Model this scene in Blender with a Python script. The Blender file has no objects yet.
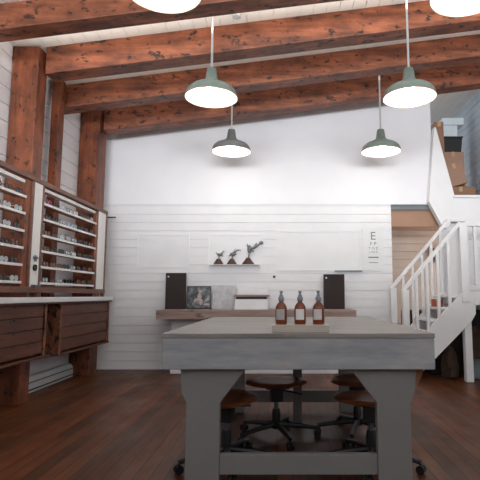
import bpy, bmesh, math, random
from mathutils import Vector, Matrix
random.seed(7)
PI = math.pi
SC = bpy.context.scene
COL = SC.collection

# ---------------------------------------------------------------- camera, world, light, exposure
H = 1.2
TH = math.atan(55/480)
cam_data = bpy.data.cameras.new('camera')
cam = bpy.data.objects.new('camera', cam_data)
COL.objects.link(cam)
cam.location = (0, 0, H)
cam.rotation_euler = (PI/2 + TH, 0, 0)
cam_data.sensor_width = 36
cam_data.lens = 36
cam_data.shift_x = -42/480
cam_data.clip_start = 0.05
SC.camera = cam

world = bpy.data.worlds.new('daylight')
SC.world = world
world.use_nodes = True
bg = world.node_tree.nodes['Background']
bg.inputs[0].default_value = (0.93, 0.97, 1.0, 1)
bg.inputs[1].default_value = 1.45

def area_light(name, loc, aim, sx, sy, power, col=(1, 1, 1)):
    l = bpy.data.lights.new(name, 'AREA'); l.shape = 'RECTANGLE'; l.size = sx; l.size_y = sy
    l.energy = power; l.color = col
    o = bpy.data.objects.new(name, l); COL.objects.link(o)
    o.location = loc
    o.rotation_euler = (Vector(aim) - Vector(loc)).to_track_quat('-Z', 'Y').to_euler()
    return o
# added lamp outside, aimed over the front wall to brighten the upper room
area_light('added_front_light', (0.3, -8.0, 2.4), (0.2, 8, 3.6), 7.5, 1.6, 1500, (0.95, 0.98, 1.0))

# added unseen lamps behind the beams brighten the ceiling boards
for yy, pw in ((5.02, 26), (5.95, 14), (6.92, 8)):
    xx = 0.6
    o_ = area_light('ceiling_fill', (xx, yy, 4.22+0.13*xx+.03), (xx-.13, yy+.25, 5.3), 7.0, 0.12, pw, (1.0, .97, .93))
    o_.rotation_euler = (PI - math.atan(.25), -math.atan(.13), 0)
# added lamp out of view to lighten the hall under the loft
area_light('hall_fill', (4.4, 8.9, 1.7), (2.2, 9.2, 1.4), 0.9, 1.2, 38, (1.0, 0.96, 0.92))

SC.view_settings.view_transform = 'Standard'
SC.view_settings.look = 'None'
SC.view_settings.gamma = 1
SC.view_settings.use_curve_mapping = False
SC.view_settings.exposure = 0.0

# ---------------------------------------------------------------- materials
def srgb(r, g, b):
    f = lambda c: (c/255/12.92) if c/255 <= 0.04045 else ((c/255+0.055)/1.055)**2.4
    return (f(r), f(g), f(b), 1)

def new_mat(name, color, rough=0.5, metal=0.0, spec=0.5):
    m = bpy.data.materials.new(name); m.use_nodes = True
    b = m.node_tree.nodes['Principled BSDF']
    b.inputs['Base Color'].default_value = color
    b.inputs['Roughness'].default_value = rough
    b.inputs['Metallic'].default_value = metal
    b.inputs['Specular IOR Level'].default_value = spec
    return m, m.node_tree, b

def noise(nt, vec, scale, detail=4, rough=0.55):
    n = nt.nodes.new('ShaderNodeTexNoise')
    n.inputs['Scale'].default_value = scale
    n.inputs['Detail'].default_value = detail
    n.inputs['Roughness'].default_value = rough
    nt.links.new(vec, n.inputs['Vector'])
    return n.outputs['Fac']

def coords(nt, scale, kind='Object'):
    t = nt.nodes.new('ShaderNodeTexCoord'); mp = nt.nodes.new('ShaderNodeMapping')
    mp.inputs['Scale'].default_value = scale
    oi = nt.nodes.new('ShaderNodeObjectInfo')
    mu = nt.nodes.new('ShaderNodeMath'); mu.operation = 'MULTIPLY'; mu.inputs[1].default_value = 37
    nt.links.new(oi.outputs['Random'], mu.inputs[0])
    ad = nt.nodes.new('ShaderNodeVectorMath'); ad.operation = 'ADD'
    nt.links.new(t.outputs[kind], ad.inputs[0]); nt.links.new(mu.outputs[0], ad.inputs[1])
    nt.links.new(ad.outputs[0], mp.inputs['Vector'])
    return mp.outputs['Vector']

def ramp(nt, fac, stops):
    r = nt.nodes.new('ShaderNodeValToRGB')
    e = r.color_ramp.elements
    e[0].position, e[0].color = stops[0]
    e[1].position, e[1].color = stops[-1]
    for p, c in stops[1:-1]:
        x = e.new(p); x.color = c
    nt.links.new(fac, r.inputs['Fac'])
    return r.outputs['Color']

def mix(nt, fac, a, b, mode='MIX'):
    n = nt.nodes.new('ShaderNodeMix'); n.data_type = 'RGBA'; n.blend_type = mode
    for s, v in ((n.inputs[0], fac), (n.inputs[6], a), (n.inputs[7], b)):
        if isinstance(v, (int, float, tuple)): s.default_value = v
        else: nt.links.new(v, s)
    return n.outputs[2]

def bump(nt, b, fac, strength, dist=0.01):
    n = nt.nodes.new('ShaderNodeBump')
    n.inputs['Strength'].default_value = strength; n.inputs['Distance'].default_value = dist
    nt.links.new(fac, n.inputs['Height']); nt.links.new(n.outputs[0], b.inputs['Normal'])

def wood_mat(name, base, light, knot, along=(0.6, 9, 9), rough=0.55, knots=0.66, kscale=(2.2, 6, 6), blotch=0.0):
    """stained timber: long grain, blotches and dark knots"""
    m, nt, b = new_mat(name, base, rough)
    v = coords(nt, along)
    g = noise(nt, v, 2.4, 6, 0.65)
    c = ramp(nt, g, [(0.28, base), (0.7, light)])
    v2 = coords(nt, kscale)
    k = noise(nt, v2, 1.6, 3, 0.6)
    kk = ramp(nt, k, [(knots-0.06, (0, 0, 0, 1)), (knots+0.03, (1, 1, 1, 1))])
    c = mix(nt, kk, c, knot)
    if blotch:
        q = noise(nt, coords(nt, tuple(max(0.8, a*0.45) for a in kscale)), 1.3, 4, 0.6)
        c = mix(nt, 1.0, c, ramp(nt, q, [(0.34, (1-blotch, 1-blotch*1.05, 1-blotch*1.05, 1)), (0.62, (1.1, 1.08, 1.08, 1))]), 'MULTIPLY')
    nt.links.new(c, b.inputs['Base Color'])
    bump(nt, b, g, 0.25, 0.01)
    return m

def paint_mat(name, color, var=0.06, rough=0.5, scale=3):
    m, nt, b = new_mat(name, color, rough)
    n = noise(nt, coords(nt, (1, 1, 1)), scale, 5)
    lo = tuple(c*(1-var) for c in color[:3]) + (1,)
    hi = tuple(min(1, c*(1+var)) for c in color[:3]) + (1,)
    nt.links.new(ramp(nt, n, [(0.3, lo), (0.7, hi)]), b.inputs['Base Color'])
    return m

M = {}
M['white_wall'] = paint_mat('white_wall_paint', srgb(228, 228, 231), 0.03, 0.55)
M['white_upper'] = paint_mat('white_upper_paint', srgb(232, 232, 236), 0.02, 0.6)
M['white_ceiling'] = paint_mat('white_ceiling_paint', srgb(244, 240, 232), 0.03, 0.6)
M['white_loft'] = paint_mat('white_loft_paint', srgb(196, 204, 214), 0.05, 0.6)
M['white_trim'] = paint_mat('white_trim_paint', srgb(232, 232, 234), 0.03, 0.45)
M['gap'] = new_mat('dark_gap', srgb(92, 94, 98), 0.9)[0]
M['tan_wall'] = paint_mat('tan_wall_paint', srgb(176, 160, 148), 0.06, 0.7)
M['tan_header'] = paint_mat('tan_header_paint', srgb(168, 132, 110), 0.06, 0.7)
M['beam'] = wood_mat('beam_wood', srgb(96, 49, 29), srgb(166, 98, 66), srgb(44, 24, 19), (0.7, 6, 6), 0.5, 0.635, (5, 8, 8), 0.5)
M['column'] = wood_mat('column_wood', srgb(92, 46, 26), srgb(148, 80, 46), srgb(44, 24, 19), (6, 6, 0.7), 0.5, 0.635, (8, 8, 5.0), 0.5)
M['rail_wood'] = wood_mat('rail_wood', srgb(92, 58, 48), srgb(124, 82, 66), srgb(50, 34, 30), (8, 0.6, 8), 0.5, 0.72)
M['cabinet'] = wood_mat('cabinet_wood', srgb(68, 38, 29), srgb(108, 60, 42), srgb(26, 16, 14), (8, 0.7, 8), 0.5, 0.66, (9, 4.5, 9))
M['cabinet_end'] = wood_mat('cabinet_end_wood', srgb(92, 52, 34), srgb(136, 84, 56), srgb(24, 16, 14), (8, 8, 0.8), 0.55, 0.56, (10, 10, 6))
M['pedestal'] = wood_mat('pedestal_wood', srgb(60, 32, 22), srgb(96, 54, 34), srgb(22, 14, 12), (6, 6, 0.8), 0.45, 0.66)
M['shelf_wood'] = wood_mat('shelf_wood', srgb(150, 104, 76), srgb(190, 150, 122), srgb(110, 70, 50), (9, 0.7, 9), 0.5, 0.75)
M['shelf_white'] = paint_mat('shelf_white', srgb(228, 226, 224), 0.04, 0.4)
M['counter_white'] = paint_mat('counter_white', srgb(220, 220, 222), 0.03, 0.35)
M['table_top'] = None
M['heater'] = paint_mat('heater_enamel', srgb(196, 200, 202), 0.04, 0.35)
M['lamp_green'] = paint_mat('lamp_enamel', srgb(112, 127, 120), 0.08, 0.35, 8)
M['lamp_grey'] = paint_mat('lamp_grey_enamel', srgb(112, 118, 118), 0.08, 0.35, 8)
M['lamp_white'] = new_mat('lamp_reflector', srgb(245, 244, 240), 0.5)[0]
M['rod'] = new_mat('lamp_rod', srgb(186, 190, 190), 0.4, 0.3)[0]
M['rim'] = new_mat('lamp_rim', srgb(150, 120, 96), 0.5)[0]
M['black'] = new_mat('black_plastic', srgb(28, 28, 31), 0.4)[0]
M['metal'] = new_mat('dull_metal', srgb(120, 124, 130), 0.35, 0.8)[0]
M['seat'] = wood_mat('stool_seat_wood', srgb(104, 56, 32), srgb(150, 88, 52), srgb(60, 32, 20), (0.8, 7, 7), 0.3, 0.75)
M['amber'] = None
M['cap'] = new_mat('pump_cap', srgb(122, 134, 142), 0.4)[0]
M['label'] = paint_mat('bottle_label', srgb(226, 220, 218), 0.04, 0.6, 20)
M['tray'] = wood_mat('tray_wood', srgb(160, 148, 138), srgb(186, 174, 164), srgb(140, 122, 108), (0.8, 8, 8), 0.5, 0.8)
M['board_dark'] = paint_mat('menu_board', srgb(44, 33, 33), 0.08, 0.8)
M['white_dot'] = new_mat('white_dot', srgb(230, 230, 228), 0.5)[0]
M['shelf_brown'] = wood_mat('counter_edge_wood', srgb(124, 100, 94), srgb(166, 144, 136), srgb(88, 66, 60), (0.7, 8, 8), 0.5, 0.68)
M['card'] = paint_mat('cardboard', srgb(162, 128, 108), 0.06, 0.7)
M['card2'] = paint_mat('cardboard_dark', srgb(142, 106, 84), 0.06, 0.7)
M['tape'] = new_mat('tape', srgb(188, 152, 118), 0.3)[0]
M['box_pale'] = paint_mat('pale_box', srgb(206, 214, 220), 0.03, 0.5)
M['bin'] = new_mat('black_bin', srgb(26, 26, 28), 0.5)[0]
M['sack'] = paint_mat('brown_sack', srgb(74, 54, 42), 0.25, 0.9, 9)
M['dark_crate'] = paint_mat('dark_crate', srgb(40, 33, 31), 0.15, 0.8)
M['blue_grey'] = paint_mat('blue_grey_plastic', srgb(104, 116, 122), 0.08, 0.5)
M['orange'] = paint_mat('orange_card', srgb(170, 84, 50), 0.08, 0.6)
M['brown_figure'] = paint_mat('figure_base', srgb(74, 40, 30), 0.15, 0.5, 20)
M['silver'] = paint_mat('figure_silver', srgb(104, 110, 114), 0.15, 0.4, 20)
M['ink'] = new_mat('ink', srgb(96, 118, 126), 0.6)[0]
M['paper'] = paint_mat('paper', srgb(226, 226, 228), 0.02, 0.7)
M['pale_print'] = paint_mat('pale_print', srgb(176, 160, 154), 0.2, 0.4, 30)
M['lock'] = new_mat('dark_metal', srgb(40, 36, 36), 0.4, 0.5)[0]
M['window_dark'] = new_mat('dark_glass', srgb(70, 70, 74), 0.2)[0]
M['raw_edge'] = wood_mat('raw_plywood', srgb(120, 76, 50), srgb(160, 110, 76), srgb(100, 60, 36), (6, 6, 1), 0.6, 0.75)
# worn grey paint on the work table, bare orange wood where it is rubbed off
def table_paint(name, lo, hi):
    m, nt, b = new_mat(name, hi, 0.5)
    n = noise(nt, coords(nt, (1.2, 6, 6)), 2.5, 6, 0.6)
    c = ramp(nt, n, [(0.3, lo), (0.7, hi)])
    w = noise(nt, coords(nt, (3, 5, 5)), 3.0, 5, 0.7)
    k = ramp(nt, w, [(0.66, (0, 0, 0, 1)), (0.70, (1, 1, 1, 1))])
    nt.links.new(mix(nt, k, c, srgb(186, 140, 108)), b.inputs['Base Color'])
    bump(nt, b, n, 0.15, 0.01)
    return m
M['table_top'] = table_paint('worn_grey_paint', srgb(112, 108, 106), srgb(138, 132, 128))
M['table_apron'] = table_paint('worn_blue_grey_lightened', srgb(132, 135, 140), srgb(166, 164, 164))  # same paint in two tones: apron lightened, top darkened to offset the lighting
M['table_leg'] = paint_mat('table_leg_paint', srgb(118, 116, 114), 0.05, 0.55)
def amber():
    m, nt, b = new_mat('amber_glass', srgb(168, 82, 38), 0.12)
    b.inputs['Transmission Weight'].default_value = 0.35
    b.inputs['Base Color'].default_value = srgb(134, 62, 30)
    return m
M['amber'] = amber()
def floor_mat():
    """brown oak floorboards running away from the viewer"""
    m, nt, b = new_mat('floor_boards', srgb(90, 56, 36), 0.38, 0, 0.3)
    t = nt.nodes.new('ShaderNodeTexCoord'); mp = nt.nodes.new('ShaderNodeMapping')
    mp.inputs['Rotation'].default_value = (0, 0, PI/2)
    nt.links.new(t.outputs['Object'], mp.inputs['Vector'])
    br = nt.nodes.new('ShaderNodeTexBrick')
    br.offset = 0.37
    br.inputs['Scale'].default_value = 1
    br.inputs['Brick Width'].default_value = 1.9
    br.inputs['Row Height'].default_value = 0.105
    br.inputs['Mortar Size'].default_value = 0.004
    br.inputs['Color1'].default_value = srgb(104, 58, 30)
    br.inputs['Color2'].default_value = srgb(70, 40, 22)
    br.inputs['Mortar'].default_value = srgb(30, 20, 16)
    nt.links.new(mp.outputs['Vector'], br.inputs['Vector'])
    g = noise(nt, coords(nt, (14, 0.8, 1)), 2.0, 6, 0.6)
    gr = ramp(nt, g, [(0.3, (0.62, 0.62, 0.62, 1)), (0.7, (1.2, 1.15, 1.1, 1))])
    nt.links.new(mix(nt, 1.0, br.outputs['Color'], gr, 'MULTIPLY'), b.inputs['Base Color'])
    rr = ramp(nt, noise(nt, coords(nt, (2, 1, 1)), 1.5, 3), [(0.3, (0.36, 0.36, 0.36, 1)), (0.7, (0.55, 0.55, 0.55, 1))])
    nt.links.new(rr, b.inputs['Roughness'])
    return m
M['floor'] = floor_mat()
def emit(name, col, s):
    m = bpy.data.materials.new(name); m.use_nodes = True
    b = m.node_tree.nodes['Principled BSDF']
    b.inputs['Base Color'].default_value = (1, 1, 1, 1)
    b.inputs['Emission Color'].default_value = col
    b.inputs['Emission Strength'].default_value = s
    return m
M['bulb'] = emit('bulb_glow', (1, 0.94, 0.85, 1), 12)

# ---------------------------------------------------------------- mesh helpers
class MB:
    def __init__(self): self.bm = bmesh.new()
    def box(self, x0, x1, y0, y1, z0, z1, rot=None, piv=None):
        v = [self.bm.verts.new((x, y, z)) for x in (x0, x1) for y in (y0, y1) for z in (z0, z1)]
        for f in ((0,1,3,2), (4,6,7,5), (0,4,5,1), (2,3,7,6), (0,2,6,4), (1,5,7,3)):
            self.bm.faces.new([v[i] for i in f])
        if rot is not None: self._rot(v, rot, piv or ((x0+x1)/2, (y0+y1)/2, (z0+z1)/2))
        return self
    def _rot(self, vs, rot, piv):
        bmesh.ops.rotate(self.bm, verts=vs, cent=piv, matrix=rot)
    def prism(self, pts, axis, a0, a1):
        """polygon in the two other axes, extruded along axis ('x','y','z')"""
        def p(u, v, a): return {'x': (a, u, v), 'y': (u, a, v), 'z': (u, v, a)}[axis]
        A = [self.bm.verts.new(p(u, v, a0)) for u, v in pts]
        B = [self.bm.verts.new(p(u, v, a1)) for u, v in pts]
        n = len(pts)
        self.bm.faces.new(A); self.bm.faces.new(B[::-1])
        for i in range(n):
            self.bm.faces.new([A[i], B[i], B[(i+1) % n], A[(i+1) % n]])
        return self
    def lathe(self, prof, c=(0, 0, 0), n=24, sx=1, sy=1, cap=True):
        rings = []
        for r, z in prof:
            rings.append([self.bm.verts.new((c[0]+sx*r*math.cos(2*PI*i/n), c[1]+sy*r*math.sin(2*PI*i/n), c[2]+z)) for i in range(n)])
        for a, b in zip(rings, rings[1:]):
            for i in range(n):
                self.bm.faces.new([a[i], a[(i+1) % n], b[(i+1) % n], b[i]])
        if cap:
            self.bm.faces.new(rings[0][::-1]); self.bm.faces.new(rings[-1])
        return self
    def tube(self, pts, r, n=8, r2=None):
        pts = [Vector(p) for p in pts]; rings = []
        for i, p in enumerate(pts):
            d = (pts[min(i+1, len(pts)-1)] - pts[max(i-1, 0)]).normalized()
            a = d.cross(Vector((0, 0, 1)))
            if a.length < 1e-3: a = d.cross(Vector((0, 1, 0)))
            a.normalize(); b = d.cross(a)
            rr = r if r2 is None else r + (r2-r)*i/(len(pts)-1)
            rings.append([self.bm.verts.new(p + a*rr*math.cos(2*PI*k/n) + b*rr*math.sin(2*PI*k/n)) for k in range(n)])
        for a, b in zip(rings, rings[1:]):
            for i in range(n):
                self.bm.faces.new([a[i], a[(i+1) % n], b[(i+1) % n], b[i]])
        self.bm.faces.new(rings[0][::-1]); self.bm.faces.new(rings[-1])
        return self
    def ball(self, c, rx, ry, rz, seg=14):
        m = Matrix.Translation(c) @ Matrix.Diagonal((rx, ry, rz, 1))
        bmesh.ops.create_uvsphere(self.bm, u_segments=seg, v_segments=seg//2+2, radius=1, matrix=m)
        return self
    def build(self, name, mat, parent=None, smooth=False, bev=0.0, local=False):
        bm = self.bm
        bmesh.ops.recalc_face_normals(bm, faces=bm.faces[:])
        if parent is None and not local:
            xs = [v.co for v in bm.verts]
            o0 = Vector(((min(p.x for p in xs)+max(p.x for p in xs))/2, (min(p.y for p in xs)+max(p.y for p in xs))/2, min(p.z for p in xs)))
        elif parent is not None and not local:
            o0 = world_loc(parent)
        else:
            o0 = Vector((0, 0, 0))
        if o0.length: bmesh.ops.translate(bm, verts=bm.verts[:], vec=-o0)
        me = bpy.data.meshes.new(name)
        bm.to_mesh(me); bm.free()
        me.materials.append(mat)
        if smooth:
            for p in me.polygons: p.use_smooth = True
            try: me.set_sharp_from_angle(angle=0.7)
            except Exception: pass
        o = bpy.data.objects.new(name, me); COL.objects.link(o)
        if parent is None: o.location = o0
        else: o.parent = parent
        if bev:
            b = o.modifiers.new('bevel', 'BEVEL'); b.width = bev; b.segments = 2; b.limit_method = 'ANGLE'
        return o

def world_loc(o):
    v = Vector(o.location)
    while o.parent: o = o.parent; v = v + Vector(o.location)
    return v
def tag(o, label, cat, group=None):
    o['label'] = label; o['category'] = cat
    if group: o['group'] = group
    return o
def thing(name, label, cat, loc=(0, 0, 0), group=None):
    o = bpy.data.objects.new(name, None); COL.objects.link(o)
    o.empty_display_size = 0.1; o.location = loc
    return tag(o, label, cat, group)
def struct(o):
    o['kind'] = 'structure'; return o
def dup(root, loc, rz=None, label=None):
    def cp(o, parent):
        c = o.copy(); COL.objects.link(c)
        if parent: c.parent = parent
        for ch in o.children: cp(ch, c)
        return c
    r = cp(root, None); r.location = loc
    if rz is not None: r.rotation_euler = (0, 0, rz)
    if label: r['label'] = label
    return r
def kids(o): return list(o.children)

# ---------------------------------------------------------------- room shell
WL, WR, DB, YF = -3.20, 4.6, 8.0, -1.2
def zb(X): return 4.22 + 0.13*X           # underside of the sloped beams
def zc(X): return zb(X) + 0.335           # underside of the ceiling boards

struct(MB().box(WL-.1, WR+.1, YF-1.5, 11.2, -0.1, 0).build('floor', M['floor']))

m = MB(); w = 0.16; x = WL-.1
while x < WR+.1:
    x1 = min(x+w-0.006, WR+.1)
    m.prism([(x, zc(x)), (x1, zc(x1)), (x1, zc(x1)+.02), (x, zc(x)+.02)], 'y', YF, 10.5)
    x += w
m.prism([(WL-.1, zc(WL-.1)+.02), (WR+.1, zc(WR+.1)+.02), (WR+.1, zc(WR+.1)+.1), (WL-.1, zc(WL-.1)+.1)], 'y', YF, 10.5)
struct(m.build('ceiling', M['white_ceiling']))

def boards_x(m, x0, x1, yface, z0, z1, pitch, gap=0.007, th=0.02):
    z = z0
    while z < z1-0.01:
        m.box(x0, x1, yface, yface+th, z, min(z+pitch-gap, z1)); z += pitch
def boards_y(m, xface, y0, y1, z0, z1, pitch, gap=0.008, th=0.02):
    z = z0
    while z < z1-0.01:
        m.box(xface-th, xface, y0, y1, z, min(z+pitch-gap, z1)); z += pitch

# back wall: horizontal boards below, smooth painted boards above
ZM = 2.72
m = MB(); boards_x(m, WL, 1.84, DB, 0, ZM, 0.142, 0.009)
m.box(WL, 1.84, DB+.02, DB+.13, 0, ZM)
wb = struct(m.build('wall_back', M['white_wall']))
m = MB()
boards_x(m, WL, 2.56, DB-.012, ZM, 4.8, 2.6, 0.003)
m.box(WL, 2.56, DB+.008, DB+.14, ZM, 4.9)
struct(m.build('wall_back_upper', M['white_upper']))
m = MB(); boards_x(m, 2.68, WR, DB, 0, 2.45, 0.142); m.box(2.68, WR, DB+.02, DB+.13, 0, 2.45)
struct(m.build('wall_back_stair', M['white_wall']))
m = MB(); boards_y(m, WL, YF, DB, 0, 4.2, 0.2); m.box(WL-.12, WL-.02, YF, DB+.1, 0, 4.25)
struct(m.build('wall_left', M['white_wall']))
m = MB(); m.box(WR, WR+.1, YF, 10.4, 0, 5.25)
struct(m.build('wall_right', M['white_wall']))
# unseen front wall shaped to dim the lower room: solid below, open above
m = MB(); m.box(WL-.1, WR+.1, YF-.15, YF, 0, 2.1)
for x in (WL-.1, -.6, 2.0, WR): m.box(x, x+.12, YF-.15, YF, 2.1, 4.4)
struct(m.build('wall_front', M['white_wall']))
# baseboard along the back
struct(MB().box(WL, 1.84, DB-.025, DB-.001, 0.0, 0.13).build('baseboard_back', M['white_trim']))

# hall under the loft
m = MB(); boards_x(m, 1.2, WR, 9.7, 0, 2.4, 0.16, 0.014, 0.03); m.box(1.2, WR, 9.72, 9.8, 0, 2.5)
struct(m.build('wall_hall', M['tan_wall']))
struct(MB().box(1.84, 2.78, 8.1, 8.16, 2.36, 2.64).build('trim_1', M['tan_header']))
struct(MB().box(1.84, 2.78, 8.04, 8.1, 2.64, 2.72).build('trim_2', M['blue_grey']))
t = thing('hall_window', 'small dark window in the tan board wall behind the stair rail', 'window', (2.85+.27, 9.67, 1.85))
MB().box(3.02, 3.22, 9.66, 9.70, 1.86, 2.14).build('pane', M['window_dark'], t)
m = MB()
m.box(2.99, 3.02, 9.65, 9.70, 1.83, 2.17); m.box(3.22, 3.25, 9.65, 9.70, 1.83, 2.17)
m.box(3.02, 3.22, 9.65, 9.70, 1.83, 1.86); m.box(3.02, 3.22, 9.65, 9.70, 2.14, 2.17)
m.build('frame', M['tan_header'], t)

# loft above the stair
struct(MB().box(1.84, WR, 8.14, 10.4, 2.52, 2.6).build('loft_floor', M['tan_header']))
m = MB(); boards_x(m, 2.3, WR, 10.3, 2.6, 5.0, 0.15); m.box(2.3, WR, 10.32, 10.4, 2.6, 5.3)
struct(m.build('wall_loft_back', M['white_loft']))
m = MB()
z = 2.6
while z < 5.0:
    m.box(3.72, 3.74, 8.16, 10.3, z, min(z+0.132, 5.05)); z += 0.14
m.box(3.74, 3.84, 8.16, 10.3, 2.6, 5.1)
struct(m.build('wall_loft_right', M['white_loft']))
# white guard wall with a sloped top along the loft edge
m = MB()
m.prism([(2.44, 2.74), (2.57, 4.02), (2.60, 4.02), (2.88, 2.80), (WR, 2.80), (WR, 2.42), (2.80, 2.42), (2.74, 2.3), (2.66, 2.3)], 'y', 7.84, 7.98)
struct(m.build('trim_3', M['white_trim'], bev=.006))
m = MB(); m.box(2.84, WR, 7.78, 8.02, 2.80, 2.84); m.box(2.78, WR, 7.80, 7.84, 2.40, 2.46)
struct(m.build('trim_4', M['white_trim'], bev=.004))

# ---------------------------------------------------------------- timber frame
beam_spec = [  # front y, back y, offset, words
    (4.62, 4.86, 0.05, 'reddish brown knotty ceiling beam nearest the viewer'),
    (5.50, 5.75, -0.01, 'reddish brown knotty ceiling beam, second from the front, joined to the nearest wall post'),
    (6.50, 6.75, 0.0, 'reddish brown knotty ceiling beam, third from the front, one before the white end wall'),
    (7.40, 7.65, -0.05, 'reddish brown knotty ceiling beam farthest back, just in front of the white end wall')]
for y0, y1, dz, lab in beam_spec:
    xa, xb = (-3.18 if y0 in (4.62, 6.5) else -2.85), WR
    m = MB().prism([(xa, zb(xa)+dz), (xb, zb(xb)+dz), (xb, zc(xb)-.001), (xa, zc(xa)-.001)], 'y', y0, y1)
    tag(m.build('ceiling_beam', M['beam'], bev=.012), lab, 'beam', 'sloped ceiling beams')
col_spec = [(5.40, 5.62, 'knotty brown timber wall post nearest the viewer, behind the near display bay'),
            (6.25, 6.40, 'narrow dark timber wall post in the middle of the three on the left wall'),
            (7.33, 7.64, 'knotty brown timber wall post in the far left corner by the white end wall')]
for y0, y1, lab in col_spec:
    xl, xr, z0 = (-3.125, -3.01, 1.176) if y0 == 6.25 else (-3.19, -2.88, 0.0)
    m = MB().box(xl, xr, y0, y1, z0, zc(-3.19)-.002)
    tag(m.build('wall_post', M['column'], bev=.01), lab, 'post', 'timber posts along the left wall')

# ---------------------------------------------------------------- left side: counter, cabinets, display bays
XC = -2.70
t = thing('display_counter', 'long white counter top on wooden drawer cabinets along the left wall', 'counter', (-2.95, 5.0, 1.115))
MB().box(-3.12, XC, 3.2, 7.75, 1.115, 1.175).build('counter_top', M['counter_white'], t, bev=.006)
MB().box(-2.85, XC-.02, 3.2, 7.74, 1.095, 1.115).build('underside_batten', M['cabinet'], t)

def cabinet(y0, y1, lab, endmat, zb0, xe):
    t = thing('drawer_cabinet', lab, 'cabinet', (-2.8, (y0+y1)/2, zb0), 'wooden drawer cabinets under the counter')
    xf = XC-.06
    MB().box(-2.855, xf-.03, y0+.02, y1-.02, zb0+.045, 1.094).build('body', M['cabinet'], t)
    zz = [zb0+.05+(1.04-zb0)*k/4 for k in range(5)]
    for a, b in zip(zz, zz[1:]):
        d = MB().box(xf-.03, xf, y0+.06, y1-.06, a+.004, b-.004).build('drawer', M['cabinet'], t, bev=.004)
        for fy in (0.28, 0.72):
            yy = y0+.06 + (y1-y0-.12)*fy
            MB().box(xf-.002, xf+.006, yy-.02, yy+.02, b-.022, b-.006).build('finger_pull', M['black'], d)
    MB().box(xe, xf+.012, y0, y0+.055, zb0+.025, 1.094).build('end_panel', endmat, t, bev=.004)
    MB().box(-2.855, xf+.012, y1-.055, y1, zb0+.025, 1.094).build('end_panel', M['cabinet_end'], t, bev=.004)
    MB().box(-2.855, xf+.02, y0-.01, y1+.01, zb0, zb0+.025).build('bottom_board', M['cabinet'], t, bev=.003)
cabinet(3.4, 5.68, 'dark wooden drawer cabinet nearest the viewer under the white counter', M['cabinet_end'], .485, -2.855)
cabinet(6.02, 7.72, 'dark wooden drawer cabinet at the far end of the white counter by the end wall', M['cabinet_end'], .455, -3.05)
t = thing('baseboard_heater', 'long white baseboard heater along the left wall under the counter', 'heater', (-3.14, 6.5, 0))
m = MB(); m.prism([(-3.195, 0.0), (-3.10, 0.0), (-3.10, 0.14), (-3.14, 0.19), (-3.195, 0.19)], 'y', 5.72, 7.30)
m.build('casing', M['heater'], t, bev=.004)
MB().box(-3.10, -3.092, 5.74, 7.28, 0.03, 0.045).build('lower_vent', M['lock'], t)
MB().box(-3.10, -3.092, 5.74, 7.28, 0.122, 0.132).build('upper_vent', M['lock'], t)

XF = -2.735                                # front plane of the display frame
t = thing('eyewear_display', 'tall wooden wall display of open shelves for glasses standing on the white counter', 'display shelf', (-2.8, 5.6, 1.175))
SHZ = [1.343, 1.525, 1.705, 1.885, 2.072, 2.252]
Y0, YA, YB, YC, YD, YE = 3.3, 5.05, 5.20, 5.42, 7.0, 7.41
MB().box(XF-.05, XF+.015, Y0, YE, 2.448, 2.498).build('top_rail', M['rail_wood'], t, bev=.003)
MB().box(XF-.05, XF+.015, Y0, YE, 1.225, 1.285).build('bottom_rail', M['rail_wood'], t, bev=.003)
for y0, y1, mt in ((YB-.035, YB, M['rail_wood']), (YC-.03, YC+.0, M['rail_wood']), (YE-.045, YE, M['rail_wood'])):
    MB().box(XF-.04, XF+.01, y0, y1, 1.176, 2.448).build('upright', mt, t, bev=.003)
MB().box(XF-.05, XF-.01, YA, YB-.035, 1.286, 2.447).build('wood_panel', M['column'], t)
MB().box(XF-.05, XF-.01, YD, YD+.10, 1.286, 2.447).build('wood_panel', M['column'], t)
wp = MB().box(XF-.03, XF+.002, YB, YC-.03, 1.286, 2.447).build('white_panel', M['shelf_white'], t, bev=.002)
MB().box(XF-.03, XF+.002, YD+.10, YE-.045, 1.286, 2.447).build('white_panel', M['shelf_white'], t, bev=.002)
m = MB(); m.tube([(XF+.002, 5.295, 1.50), (XF+.02, 5.295, 1.50)], 0.035, 14); m.build('lock', M['lock'], wp)
m = MB(); m.box(XF+.002, XF+.02, 5.25, 5.34, 1.60, 1.62); m.box(XF+.002, XF+.02, 5.28, 5.31, 1.57, 1.635)
m.build('latch', M['metal'], wp)
m = MB(); m.box(XF+.002, XF+.05, 5.24, 5.34, 1.287, 1.31); m.build('hinge', M['metal'], wp)
for (a, b) in ((Y0, YA), (YC, YD)):
    for z in SHZ:
        s = MB().box(XF-.118, XF-.008, a, b, z-.016, z).build('shelf', M['shelf_wood'], t)
        MB().box(XF-.008, XF+.004, a, b, z-.024, z+.003).build('shelf_lip', M['shelf_white'], s)
    MB().box(XF-.10, XF-.02, a, b, 2.395, 2.43).build('valance', M['shelf_white'], t)
    MB().box(XF-.118, XF-.105, a, b, 1.287, 1.31).build('back_ledge', M['shelf_wood'], t)

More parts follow.
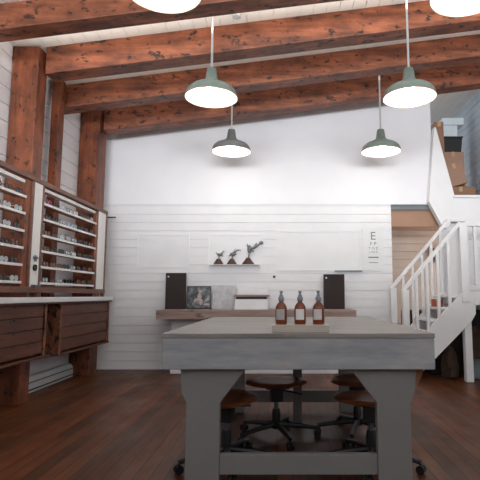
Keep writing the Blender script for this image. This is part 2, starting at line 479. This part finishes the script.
# glasses: one of each kind, then copies
lens_mats = {'dark': new_mat('lens_dark', srgb(34, 34, 38), 0.12)[0], 'brown': new_mat('lens_brown', srgb(92, 62, 46), 0.12)[0],
             'pale': new_mat('lens_pale', srgb(170, 182, 190), 0.12)[0], 'blue': new_mat('lens_blue', srgb(96, 140, 164), 0.12)[0]}
frame_mats = {'black': M['black'], 'tortoise': paint_mat('tortoise_frame', srgb(88, 54, 38), 0.4, 0.3, 60),
              'clear': new_mat('clear_frame', srgb(188, 192, 196), 0.2)[0], 'pink': new_mat('pink_frame', srgb(176, 84, 128), 0.3)[0],
              'grey': new_mat('grey_frame', srgb(120, 124, 130), 0.3)[0]}
def glasses(fr, ln, words):
    r = thing('eyeglasses', words, 'glasses', (0, 0, 0), 'glasses on the wall display')
    m = MB(); n = 14; zc_ = 0.0315
    for s in (-1, 1):
        pts = [(0, s*0.036+0.031*math.cos(2*PI*k/n), zc_+0.025*math.sin(2*PI*k/n)) for k in range(n+1)]
        m.tube(pts, 0.0045, 6)
        m.tube([(0, s*0.066, zc_+.01), (-0.05, s*0.068, zc_+.01), (-0.09, s*0.066, zc_-.004)], 0.0035, 6)
    m.tube([(0, -0.008, zc_+.006), (0.002, 0, zc_+.010), (0, 0.008, zc_+.006)], 0.004, 6)
    m.build('frame', frame_mats[fr], r, local=True)
    for s in (-1, 1):
        MB().prism([(s*0.036+0.030*math.cos(2*PI*k/n), zc_+0.024*math.sin(2*PI*k/n)) for k in range(n)], 'x', -0.002, 0.001).build('lens', lens_mats[ln], r, local=True)
    return r
kinds = [('black', 'dark', 'black sunglasses'), ('tortoise', 'brown', 'tortoiseshell glasses'), ('clear', 'pale', 'clear framed glasses'),
         ('grey', 'pale', 'grey framed glasses'), ('clear', 'blue', 'blue lensed sunglasses'), ('pink', 'dark', 'pink framed sunglasses')]
protos = {}
ordn = ['first', 'second', 'third', 'fourth', 'fifth', 'sixth', 'seventh', 'eighth', 'ninth']
shn = ['lowest shelf', 'second lowest shelf', 'third lowest shelf', 'third highest shelf', 'second highest shelf', 'highest shelf']
rg = random.Random(3)
for bay, (a, b, cnt) in (('near', (4.45, 5.02, 3)), ('far', (5.48, 6.96, 8))):
    for si, z in enumerate(SHZ):
        for i in range(cnt):
            y = a + (b-a)*(i+.5)/cnt + rg.uniform(-.012, .012)
            if bay == 'near': k = rg.choice([0, 0, 1, 2])
            elif i >= 5: k = rg.choice([0, 0, 0, 1, 3])
            elif i >= 3: k = rg.choice([2, 3, 2, 3, 0])
            else: k = rg.choice([2, 3, 1, 1, 0])
            if bay == 'far' and si == 5 and i == 0: k = 5
            if bay == 'far' and si == 4 and i in (3, 4): k = 4
            if bay == 'far' and si == 0 and i in (3, 4): k = 0
            f, l, w_ = kinds[k]
            lab = f'{w_}, {ordn[i]} from the left, {shn[si]}, far display bay' if bay == 'far' else f'{w_}, {["left", "middle", "right"][i]} of the last three, {shn[si]}, near display bay'
            loc = (XF-.014, y, z+.0005)
            if k not in protos:
                g = glasses(f, l, lab); g.location = loc; protos[k] = g
                g.rotation_euler = (0, 0, rg.uniform(-.08, .08))
            else:
                dup(protos[k], loc, rg.uniform(-.1, .1), lab)

# ---------------------------------------------------------------- back wall fittings
def frame_trim(n, x0, x1, z0, z1, d=0.012, w=0.02):
    m = MB()
    m.box(x0, x1, DB-d, DB+.001, z1-w, z1); m.box(x0, x1, DB-d, DB+.001, z0, z0+w)
    m.box(x0, x0+w, DB-d, DB+.001, z0+w, z1-w); m.box(x1-w, x1, DB-d, DB+.001, z0+w, z1-w)
    m.box(x0+w, x1-w, DB-.002, DB+.001, z0+w, z1-w)
    return struct(m.build(f'trim_{n}', M['white_wall']))
frame_trim(5, -2.43, -1.55, 1.65, 2.21)
frame_trim(6, -1.24, -0.33, 1.66, 2.21)
frame_trim(7, -0.09, 1.31, 1.60, 2.27)
# smooth cover board around the frames, boards below stay bare
struct(MB().box(0.88, 1.33, DB-.05, DB-.0, 1.585, 1.605).build('trim_8', M['blue_grey']))
t = thing('trophy_ledge', 'slim white ledge inside the middle wall frame carrying three figurines', 'ledge', (-0.78, 7.92, 1.665))
MB().box(-1.2, -0.37, 7.865, 7.992, 1.692, 1.70).build('ledge_board', M['white_wall'], t, bev=.002)

def figurine(x, h, kind, lab):
    z0 = 1.7005; y = 7.92
    t = thing('figurine', lab, 'figurine', (x, y, z0), 'bird figurines on the wall ledge')
    b = 0.085 if kind < 2 else 0.105
    MB().lathe([(b, 0), (b*.98, .012), (b*.72, .045), (b*.5, .075), (b*.3, .095 if kind < 2 else .11)], (x, y, z0), 16, 1, .55).build('base', M['brown_figure'], t, smooth=True)
    m = MB(); zt = z0+.09
    if kind == 0:
        m.tube([(x, y, zt-.01), (x+.01, y, zt+.05)], .008)
        m.ball((x+.02, y, zt+.075), .05, .02, .022); m.tube([(x+.05, y, zt+.09), (x+.085, y, zt+.14)], .016, 8, .006)
        m.tube([(x, y, zt+.08), (x-.05, y, zt+.11)], .012, 8, .004)
        m.tube([(x+.0, y, zt+.06), (x+.085, y, zt+.05)], .008, 8, .003)
    elif kind == 1:
        m.tube([(x, y, zt-.01), (x+.015, y, zt+.06)], .01)
        m.ball((x+.02, y, zt+.08), .055, .022, .028); m.tube([(x+.04, y, zt+.1), (x+.09, y, zt+.15), (x+.15, y, zt+.15)], .016, 8, .006)
        m.tube([(x, y, zt+.07), (x-.06, y, zt+.05)], .012, 8, .004); m.tube([(x+.02, y, zt+.1), (x+.06, y, zt+.17)], .01, 8, .004)
    else:
        m.tube([(x, y, zt), (x+.02, y, zt+.10)], .012)
        m.ball((x+.02, y, zt+.16), .035, .022, .075); m.tube([(x+.02, y, zt+.16), (x+.12, y, zt+.2), (x+.2, y, zt+.26)], .028, 8, .014)
        m.ball((x+.215, y, zt+.27), .038, .02, .03); m.tube([(x+.1, y, zt+.19), (x+.14, y, zt+.27)], .018, 8, .008)
        m.tube([(x+.0, y, zt+.2), (x-.02, y, zt+.255)], .014, 8, .006); m.tube([(x+.03, y, zt+.14), (x+.1, y, zt+.13)], .014, 8, .006)
    m.build('bird', M['silver'], t, smooth=True)
figurine(-1.05, .2, 0, 'smallest silver bird figurine on a brown base, leftmost of three on the wall ledge')
figurine(-0.83, .22, 1, 'middle silver bird figurine on a brown base, wing raised, on the wall ledge')
figurine(-0.56, .34, 2, 'tallest silver bird figurine stretching up to the right on the wall ledge')

# eye test chart
def text_mesh(s, size, x, z, y, parent, name):
    c = bpy.data.curves.new('letters', 'FONT'); c.body = s; c.size = size; c.align_x = 'CENTER'; c.extrude = 0.001
    o = bpy.data.objects.new('letters', c); COL.objects.link(o)
    dg = bpy.context.evaluated_depsgraph_get()
    me = bpy.data.meshes.new_from_object(o.evaluated_get(dg))
    bpy.data.objects.remove(o); bpy.data.curves.remove(c)
    me.transform(Matrix.Rotation(PI/2, 4, 'X'))
    me.materials.clear(); me.materials.append(M['ink'])
    n = bpy.data.objects.new(name, me); COL.objects.link(n)
    n.parent = parent; n.location = Vector((x, y, z)) - world_loc(parent)
    return n
t = thing('eye_chart', 'pale eye test chart with rows of letters on the end wall right of the frames', 'eye chart', (1.53, 7.99, 1.60))
MB().box(1.35, 1.70, 7.985, 7.999, 1.60, 2.33).build('sheet', M['paper'], t)
text_mesh('E', 0.19, 1.525, 2.12, 7.984, t, 'letter')
text_mesh('F P', 0.085, 1.525, 2.025, 7.984, t, 'letter_row')
text_mesh('T O Z', 0.06, 1.525, 1.955, 7.984, t, 'letter_row')
text_mesh('L P E D', 0.048, 1.525, 1.895, 7.984, t, 'letter_row')
MB().box(1.44, 1.61, 7.982, 7.985, 1.815, 1.833).build('rule', M['ink'], t)
MB().box(1.45, 1.60, 7.982, 7.985, 1.73, 1.74).build('rule', M['ink'], t)
m = MB(); m.tube([(-0.13, 7.999, 1.50), (-0.13, 7.965, 1.50)], .022, 12)
tag(m.build('wall_dowel', M['lock']), 'small dark round peg on the white end wall above the wooden bottle tray', 'peg')
m = MB(); m.box(-2.96, -2.8, 7.985, 7.999, 2.49, 2.51)
tag(m.build('wall_hook', M['lock']), 'tiny dark hook strip on the end wall beside the far corner post', 'hook')

# wall counter
t = thing('wall_counter', 'shallow counter with a worn reddish wood edge against the end wall', 'counter', (-0.4, 7.7, 0.0))
MB().box(-1.90, 1.12, 7.3, 7.97, 0.835, 0.975).build('counter_top', M['shelf_brown'], t, bev=.006)
MB().box(-1.72, 1.0, 7.55, 7.97, 0.0, 0.834).build('base_cabinet', M['white_wall'], t, bev=.004)
CZ = 0.9752
def slab(name, x0, x1, z1, lab, th=.03, y=7.78):
    t = thing(name, lab, 'menu board', ((x0+x1)/2, y, CZ))
    MB().box(x0, x1, y, y+th, CZ, z1).build('panel', M['board_dark'], t, bev=.004)
    MB().lathe([(.014, 0), (.014, .004)], (0, 0, 0), 12).build('dot', M['white_dot'], t, local=True)
    d = [c for c in t.children if c.name.startswith('dot')][0]; d.rotation_euler = (PI/2, 0, 0); d.location = (x0+.045-(x0+x1)/2, -.001, z1-CZ-.06)
    return t
slab('menu_board', -1.88, -1.55, 1.555, 'dark brown upright board at the left end of the wall counter')
slab('menu_board', 0.67, 1.01, 1.535, 'dark brown upright board at the right end of the wall counter behind the bottles')
def photo_mat():
    m, nt, b = new_mat('photo_print', srgb(60, 66, 70), 0.35)
    n = noise(nt, coords(nt, (1, 1, 1)), 11, 4, 0.6)
    c = ramp(nt, n, [(0.42, srgb(44, 48, 52)), (0.56, srgb(96, 104, 108)), (0.68, srgb(190, 176, 168))])
    nt.links.new(c, b.inputs['Base Color']); return m
def marble_mat():
    m, nt, b = new_mat('marbled_card', srgb(200, 200, 204), 0.4)
    n = noise(nt, coords(nt, (1, 1, 1)), 9, 6, 0.7)
    nt.links.new(ramp(nt, n, [(0.4, srgb(172, 172, 178)), (0.62, srgb(206, 206, 210))]), b.inputs['Base Color']); return m
t = thing('framed_photo', 'dark framed photo print leaning beside the left brown board', 'picture', (-1.34, 7.82, CZ))
MB().box(-1.54, -1.15, 7.82, 7.84, CZ, 1.345).build('frame', M['black'], t, bev=.003)
MB().box(-1.525, -1.165, 7.816, 7.82, CZ+.02, 1.33).build('print', photo_mat(), t)
ml = MB(); ml.ball((-1.33, 7.8155, 1.255), .022, .003, .03); ml.ball((-1.335, 7.8155, 1.17), .035, .003, .06); ml.ball((-1.31, 7.8155, 1.09), .03, .003, .05)
ml.ball((-1.37, 7.8155, 1.13), .045, .003, .018); ml.ball((-1.22, 7.8155, 1.05), .05, .003, .02)
ml.build('pale_figure', M['pale_print'], t)
tag(MB().box(-1.12, -0.76, 7.83, 7.85, CZ, 1.355).build('marbled_card', marble_mat()), 'pale grey marbled card standing between photo and white box', 'card')
t = thing('lidded_box', 'white box with a wooden lid over a dark slot on the wall counter', 'box', (-0.48, 7.66, CZ))
MB().box(-0.74, -0.22, 7.55, 7.8, CZ, 1.135).build('body', M['white_trim'], t, bev=.004)
MB().box(-0.72, -0.24, 7.56, 7.79, 1.135, 1.175).build('slot', M['lock'], t)
MB().box(-0.75, -0.2, 7.53, 7.81, 1.175, 1.205).build('lid', M['shelf_brown'], t, bev=.004)
tag(MB().box(-0.72, -0.22, 7.84, 7.9, CZ, 1.30).build('white_board', M['white_wall'], bev=.003), 'plain white board standing against the wall behind the lidded box', 'board')

# ---------------------------------------------------------------- stair with landing
LZ = 1.20; LX = 2.54; SL = 1.15; YN, YFAR = 6.80, 7.72
t = thing('staircase', 'white painted staircase with railings climbing right to a landing', 'staircase', (2.6, 7.3, 0))
# steps
NS = 7; rise = LZ/NS; run = rise/SL
m = MB()
for i in range(NS):
    xs = LX - (NS-1-i)*run - run
    m.box(xs, xs+run+.03, YN+.05, YFAR-.03, rise*(i+1)-.035, rise*(i+1)-.001)
m.build('treads', M['white_trim'], t)
def stringer(y0, y1):
    xs = LX - LZ/SL - .02
    m = MB().prism([(xs, 0.0), (xs, 0.14), (LX, LZ+.04), (LX+.18, LZ+.04), (LX+.18, LZ-.26), (LX+.12, LZ-.36), (xs+.32, 0.0)], 'y', y0, y1)
    return m.build('stringer', M['white_trim'], t, bev=.004)
stringer(YN, YN+.05); stringer(YFAR-.03, YFAR+.02)
m = MB(); m.box(LX+.01, WR-.01, YN+.051, DB-.02, LZ-.14, LZ-.001); m.build('landing', M['white_trim'], t, bev=.004)
for x in (LX+.02, 3.5):
    MB().box(x, x+.1, YN+.02, YN+.12, 0, LZ-.16).build('post', M['white_trim'], t, bev=.004)
def railing(y, xn, xt, base):
    """newels, handrail, lower rail and balusters of one side"""
    h0 = 0.14; rl = 0.98
    zf = lambda x: LZ + (x-LX)*SL
    # handrail
    def bar(dz, th, w_):
        MB().prism([(xn-.05, zf(xn-.05)+dz), (xt, zf(xt)+dz), (xt, zf(xt)+dz+th), (xn-.05, zf(xn-.05)+dz+th)], 'y', y-w_/2, y+w_/2).build('handrail', M['white_trim'], t, bev=.004)
    bar(rl, .075, .07)
    MB().box(xn-.045, xn+.045, y-.045, y+.045, max(0, zf(xn)-.1), zf(xn)+rl+.01).build('newel', M['white_trim'], t, bev=.004)
    MB().box(xt-.01, xt+.10, y-.05, y+.05, LZ-.1, LZ+1.03).build('newel', M['white_trim'], t, bev=.004)
    x = xn+.16; 
    while x < xt-.05:
        MB().box(x-.02, x+.02, y-.02, y+.02, zf(x)+.02, zf(x)+rl+.01).build('baluster', M['white_trim'], t)
        x += .155
railing(YN+.025, 1.74, LX, 0)
railing(YFAR, 1.78, LX+.16, 0)
# landing guard
m = MB().box(LX+.09, WR-.02, YN-.01, YN+.06, LZ+.98, LZ+1.05); m.build('handrail', M['white_trim'], t, bev=.004)
MB().box(LX+.09, WR-.02, YN+.003, YN+.057, LZ+.08, LZ+.14).build('lower_rail', M['white_trim'], t)
MB().box(LX+.181, WR-.02, YN+.005, YN+.05, LZ-.14, LZ+.04).build('fascia', M['white_trim'], t, bev=.003)
x = LX+.22
while x < 3.4:
    MB().box(x-.02, x+.02, YN+.01, YN+.05, LZ+.10, LZ+1.0).build('baluster', M['white_trim'], t); x += .16
tag(MB().box(2.25, 2.36, 7.1, 7.3, rise*6, rise*6+.11).build('orange_box', M['orange'], bev=.004), 'small orange red box on an upper stair tread behind the balusters', 'box')

# clutter under the landing
def sack(x, y, rx, ry, h, lab, mat, nm='sack'):
    m = MB(); pr = [(0.7, 0), (1.0, .06), (1.05, .35), (.92, .65), (.62, .85), (.34, .95), (.2, 1.0)]
    m.lathe([(r*rx, z*h) for r, z in pr], (x, y, 0), 18, 1, ry/rx)
    for v in m.bm.verts:
        k = math.sin(v.co.x*31+v.co.z*17)*math.cos(v.co.y*27+v.co.z*11)
        v.co.x += k*.035; v.co.y += k*.035
    for v in m.bm.verts: v.co.z = max(0.0, v.co.z)
    return tag(m.build(nm, mat, smooth=True), lab, 'sack')
sack(2.46, 7.2, .11, .13, .46, 'tall slumped brown sack under the stair left of the white post', M['sack'])
sack(2.96, 7.52, .15, .15, .72, 'brown sack under the landing right of the white post', M['sack'])
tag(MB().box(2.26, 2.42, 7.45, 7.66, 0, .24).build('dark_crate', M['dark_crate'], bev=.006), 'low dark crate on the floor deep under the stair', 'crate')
t = thing('storage_tub', 'blue grey plastic tub with lid under the landing', 'tub', (2.84, 7.2, .0))
MB().prism([(2.74, 0), (2.96, 0), (2.98, .22), (2.72, .22)], 'y', 7.05, 7.33).build('body', M['blue_grey'], t, bev=.01)
MB().box(2.71, 2.99, 7.03, 7.35, .22, .245).build('lid', M['blue_grey'], t, bev=.006)
m = MB().box(2.99, 3.04, 6.95, 6.99, 0.0, .78, Matrix.Rotation(.38, 3, 'Y'), (3.0, 6.97, 0))
m = m.build('plank', M['cabinet']); tag(m, 'brown plank leaning at an angle under the landing', 'plank')
tag(MB().box(1.95, 3.25, 7.76, 7.96, 0.0, .96).build('shade_block', M['dark_crate'], bev=.006), 'wide dark block added as shade under the landing', 'cabinet')  # added dark box stands in for the shade below the landing

# loft contents
def carton(x0, x1, y0, y1, z0, z1, lab, mat, rot=0):
    c = ((x0+x1)/2, (y0+y1)/2, z0)
    t = thing('cardboard_box', lab, 'box', c, 'cardboard boxes in the loft')
    MB().box(x0, x1, y0, y1, z0, z1).build('carton', mat, t, bev=.005)
    MB().box(c[0]-.03, c[0]+.03, y0-.002, y1+.002, z1-.09, z1+.002).build('tape', M['tape'], t)
    t.rotation_euler = (0, rot, 0); return t
LF = 2.601
carton(2.97, 3.50, 8.52, 8.92, LF, 3.15, 'low brown cardboard box on the loft floor behind the white guard wall', M['card2'])
c = carton(3.09, 3.39, 8.56, 8.86, 3.195, 3.60, 'brown cardboard box tilted on the low box in the loft', M['card'])
c.rotation_euler = (0, -.28, 0)
carton(2.80, 2.96, 8.5, 8.8, LF, 4.36, 'tall narrow brown cardboard box standing at the left of the loft opening', M['card2'])
carton(3.08, 3.52, 8.98, 9.36, LF, 3.27, 'wide brown cardboard box at the bottom of the stack under the black bin', M['card2'])
carton(3.08, 3.50, 8.98, 9.36, 3.274, 3.936, 'tall brown cardboard box directly under the black bin in the loft', M['card'])
t = thing('black_bin', 'black plastic bin on top of the cardboard boxes in the loft', 'bin', (3.3, 9.17, 3.941))
MB().prism([(3.12, 3.941), (3.46, 3.941), (3.49, 4.22), (3.09, 4.22)], 'y', 9.0, 9.35).build('body', M['bin'], t, bev=.01)
MB().box(3.08, 3.50, 8.99, 9.36, 4.22, 4.25).build('rim', M['bin'], t, bev=.005)
tag(MB().box(3.10, 3.42, 9.05, 9.32, 4.252, 4.49).build('pale_box', M['box_pale'], bev=.006), 'pale blue white box standing on the black bin in the loft', 'box')
tag(MB().box(3.12, 3.54, 9.02, 9.32, 4.492, 4.63).build('white_carton', M['box_pale'], bev=.006), 'wide flat white box on top of the pale box in the loft', 'box')

# ---------------------------------------------------------------- work table
TX0, TX1, TY0, TY1, TT = -0.75, 0.955, 3.04, 5.3, 0.962
t = thing('work_table', 'big square work table with a thick worn grey painted top in the foreground', 'table', (0.1, 4.2, 0))
m = MB(); n = 5; wv = (TY1-TY0)/n
for i in range(n): m.box(TX0, TX1, TY0+i*wv, TY0+(i+1)*wv-.004, TT-.03, TT)
m.build('top_boards', M['table_top'], t, bev=.004)
MB().box(TX0+.004, TX1-.004, TY0+.004, TY1-.008, TT-.222, TT-.03).build('apron', M['table_apron'], t, bev=.006)
for yy, bk in ((TY0+.05, 1), (TY1-.2, -1)):
    for s in (-1, 1):
        ax = 0.102; f = lambda v: ax + s*v
        xi, xo = 0.49, 0.70              # inner and outer leg edge from the axis
        L = MB()
        pts = [(f(xi-.16), TT-.223), (f(xo+.04), TT-.223), (f(xo+.03), TT-.37), (f(xo), TT-.43), (f(xo), 0.0), (f(xi), 0.0), (f(xi), TT-.43), (f(xi-.08), TT-.33)]
        L.prism(pts, 'y', yy, yy+.07)
        l = L.build('leg', M['table_leg'], t, bev=.004)
        if s < 0 or bk < 0: continue
        G = MB().prism([(f(xi+.02), TT-.223), (f(xo+.115), TT-.223), (f(xo+.08), TT-.31), (f(xo+.035), TT-.39), (f(xo+.012), TT-.44), (f(xi+.02), TT-.44)], 'y', yy+.071, yy+.11)
        G.build('gusset', M['raw_edge'], l)
    MB().box(0.102-.49, 0.102+.49, yy+.01, yy+.06, 0.10, 0.22).build('stretcher', M['table_leg'], t, bev=.004)
MB().box(0.105, 0.19, 4.70, 4.78, 0, TT-.223).build('center_post', M['table_leg'], t, bev=.004)

# bottles on their tray
t = thing('bottle_tray', 'pale wooden tray carrying three amber bottles at the front of the table', 'tray', (0.115, 3.16, TT))
MB().box(-0.065, 0.30, 3.09, 3.24, TT+.0005, TT+.046).build('board', M['tray'], t, bev=.003)
MB().box(-0.055, 0.29, 3.10, 3.23, TT+.046, TT+.049).build('liner', M['tray'], t)
def bottle(loc, lab):
    r = thing('amber_bottle', lab, 'bottle', loc, 'amber pump bottles on the tray')
    R = .038
    MB().lathe([(R*.9, 0), (R, .006), (R, .098), (R*.93, .115), (R*.7, .13), (R*.42, .14), (R*.38, .15)], n=24).build('glass', M['amber'], r, smooth=True, local=True)
    m = MB(); k = 9; pr = [(R*1.015*math.sin(a), -R*1.015*math.cos(a)) for a in [(-.95+1.55*i/k) for i in range(k+1)]]
    lo = [m.bm.verts.new((x, y, .03)) for x, y in pr]; hi = [m.bm.verts.new((x, y, .098)) for x, y in pr]
    for i in range(k): m.bm.faces.new([lo[i], lo[i+1], hi[i+1], hi[i]])
    bmesh.ops.solidify(m.bm, geom=m.bm.faces[:], thickness=.0008)
    m.build('paper_label', M['label'], r, smooth=True, local=True)
    cp = MB().lathe([(.017, .150), (.019, .153), (.019, .172), (.014, .178), (.012, .190)], n=18).build('cap', M['cap'], r, smooth=True, local=True)
    m = MB().lathe([(.008, .190), (.008, .203), (.011, .204), (.011, .214), (.006, .217)], n=12)
    m.box(-.004, .004, -.03, 0, .205, .213)
    m.build('pump', M['cap'], cp, smooth=True, local=True)
    return r
bz = TT+.0495
b0 = bottle((-0.005, 3.165, bz), 'amber bottle with grey pump, left of the three on the tray')
dup(b0, (0.118, 3.165, bz), .1, 'amber bottle with grey pump, middle of the three on the tray')
dup(b0, (0.238, 3.165, bz), -.1, 'amber bottle with grey pump, right of the three on the tray')

# ---------------------------------------------------------------- swivel stools
def stool(loc, lab):
    r = thing('swivel_stool', lab, 'stool', loc, 'swivel stools under the work table')
    m = MB().lathe([(.10, .43), (.22, .435), (.262, .447), (.27, .462), (.25, .474), (.16, .468), (.05, .463)], n=32, sx=1, sy=.8)
    m.build('seat', M['seat'], r, smooth=True, local=True)
    m = MB().lathe([(.02, .12), (.02, .30)], n=14); m.build('gas_column', M['metal'], r, smooth=True, local=True)
    m = MB().lathe([(.035, .075), (.038, .20), (.03, .24)], n=16); m.build('hub', M['black'], r, smooth=True, local=True)
    m = MB().box(-.1, .1, -.08, .08, .41, .432); m.box(-.05, .05, -.05, .05, .30, .41)
    m.build('tilt_plate', M['black'], r, local=True)
    m = MB().tube([(.04, -.04, .40), (.2, -.12, .37)], .008); m.build('lever', M['black'], r, local=True)
    for k in range(5):
        a = 2*PI*k/5 - .18; ca, sa = math.cos(a), math.sin(a)
        m = MB().tube([(.02*ca, .02*sa, .11), (.2*ca, .2*sa, .095), (.35*ca, .35*sa, .075)], .024, 8, .016)
        lg = m.build('base_arm', M['black'], r, local=True)
        m = MB()
        for s in (-1, 1):
            cx, cy = .35*ca - s*.016*sa, .35*sa + s*.016*ca
            m.tube([(cx - .009*-sa*1, cy - .009*ca, .03), (cx + .009*-sa, cy + .009*ca, .03)], .0295, 14)
        m.tube([(.35*ca, .35*sa, .03), (.35*ca, .35*sa, .07)], .008)
        m.build('caster', M['black'], lg, local=True)
    return r
s0 = stool((0.64, 3.58, 0), 'wooden seated swivel stool in front at the right, beside the right table leg')
s0.rotation_euler = (0, 0, -.37)
dup(s0, (-0.40, 3.58, 0), 1.357, 'wooden seated swivel stool in front at the left, beside the left table leg')
dup(s0, (-0.05, 4.24, 0), .2, 'wooden seated swivel stool behind, left of the middle table post')
dup(s0, (0.66, 4.34, 0), .83, 'wooden seated swivel stool behind the right front stool')

# ---------------------------------------------------------------- pendant lamps
def pendant(loc, lab, mat, grp='metal pendant lamps'):
    """loc is the centre of the rim"""
    r = thing('pendant_lamp', lab, 'lamp', loc, grp)
    top = zc(loc[0]) - loc[2]
    R = .29
    prof = [(R, 0), (R*.985, .03), (R*.93, .075), (R*.78, .115), (R*.5, .15), (.085, .185), (.07, .215), (.058, .30), (.05, .335), (.02, .345)]
    m = MB()
    m.lathe(prof, n=40, cap=False)
    m.build('shade', mat, r, smooth=True, local=True)
    m = MB().lathe([(a-.006 if a > .06 else a*.8, z-.004 if z > 0 else .001) for a, z in prof[:7]], n=40, cap=False)
    ch = m.build('reflector', M['lamp_white'], r, smooth=True, local=True)
    m = MB(); pts = [(R*math.cos(2*PI*k/40), R*math.sin(2*PI*k/40), 0) for k in range(41)]
    m.tube(pts, .006, 6); m.build('rim', M['rim'], r, smooth=True, local=True)
    m = MB().ball((0, 0, .06), .075, .075, .085, 20); m.build('bulb', M['bulb'], r, smooth=True, local=True)
    m = MB().tube([(0, 0, .34), (0, 0, top-.02)], .013, 10); m.build('rod', M['rod'], r, smooth=True, local=True)
    m = MB().lathe([(.03, top-.07), (.06, top-.03), (.065, top-.004)], n=20); m.build('canopy', M['rod'], r, smooth=True, local=True)
    l = bpy.data.lights.new('lamp_light', 'POINT'); l.energy = LAMP_W; l.color = (1, .95, .88); l.shadow_soft_size = .08
    o = bpy.data.objects.new('lamp_light', l); COL.objects.link(o); o.parent = r; o.location = (0, 0, -.04)
    return r
LAMP_W = 12
pendant((-0.786, 5.12, 3.378), 'green grey enamel pendant lamp at middle left, between the first two beams in view', M['lamp_green'])
pendant((1.417, 5.12, 3.378), 'green grey enamel pendant lamp at the right in front of the loft corner', M['lamp_green'])
pendant((-0.754, 6.95, 3.32), 'dark grey enamel pendant lamp at the left, small in the distance before the white wall', M['lamp_grey'])
pendant((1.475, 6.95, 3.32), 'grey green enamel pendant lamp at the right, small in the distance before the white wall', M['lamp_green'])
pendant((-0.90, 3.4, 3.49), 'white glowing pendant lamp cut by the top edge of the picture at the left', M['lamp_green'])
pendant((1.42, 3.4, 3.46), 'white glowing pendant lamp cut by the top edge of the picture at the right', M['lamp_green'])
m = MB().lathe([(.05, 0), (.055, .02), (.055, .06)], (-0.53, 5.28, zc(-.53)-.06), 16)
tag(m.build('junction_box', M['rod'], smooth=True), 'small round grey junction box on the ceiling between two beams', 'junction box')
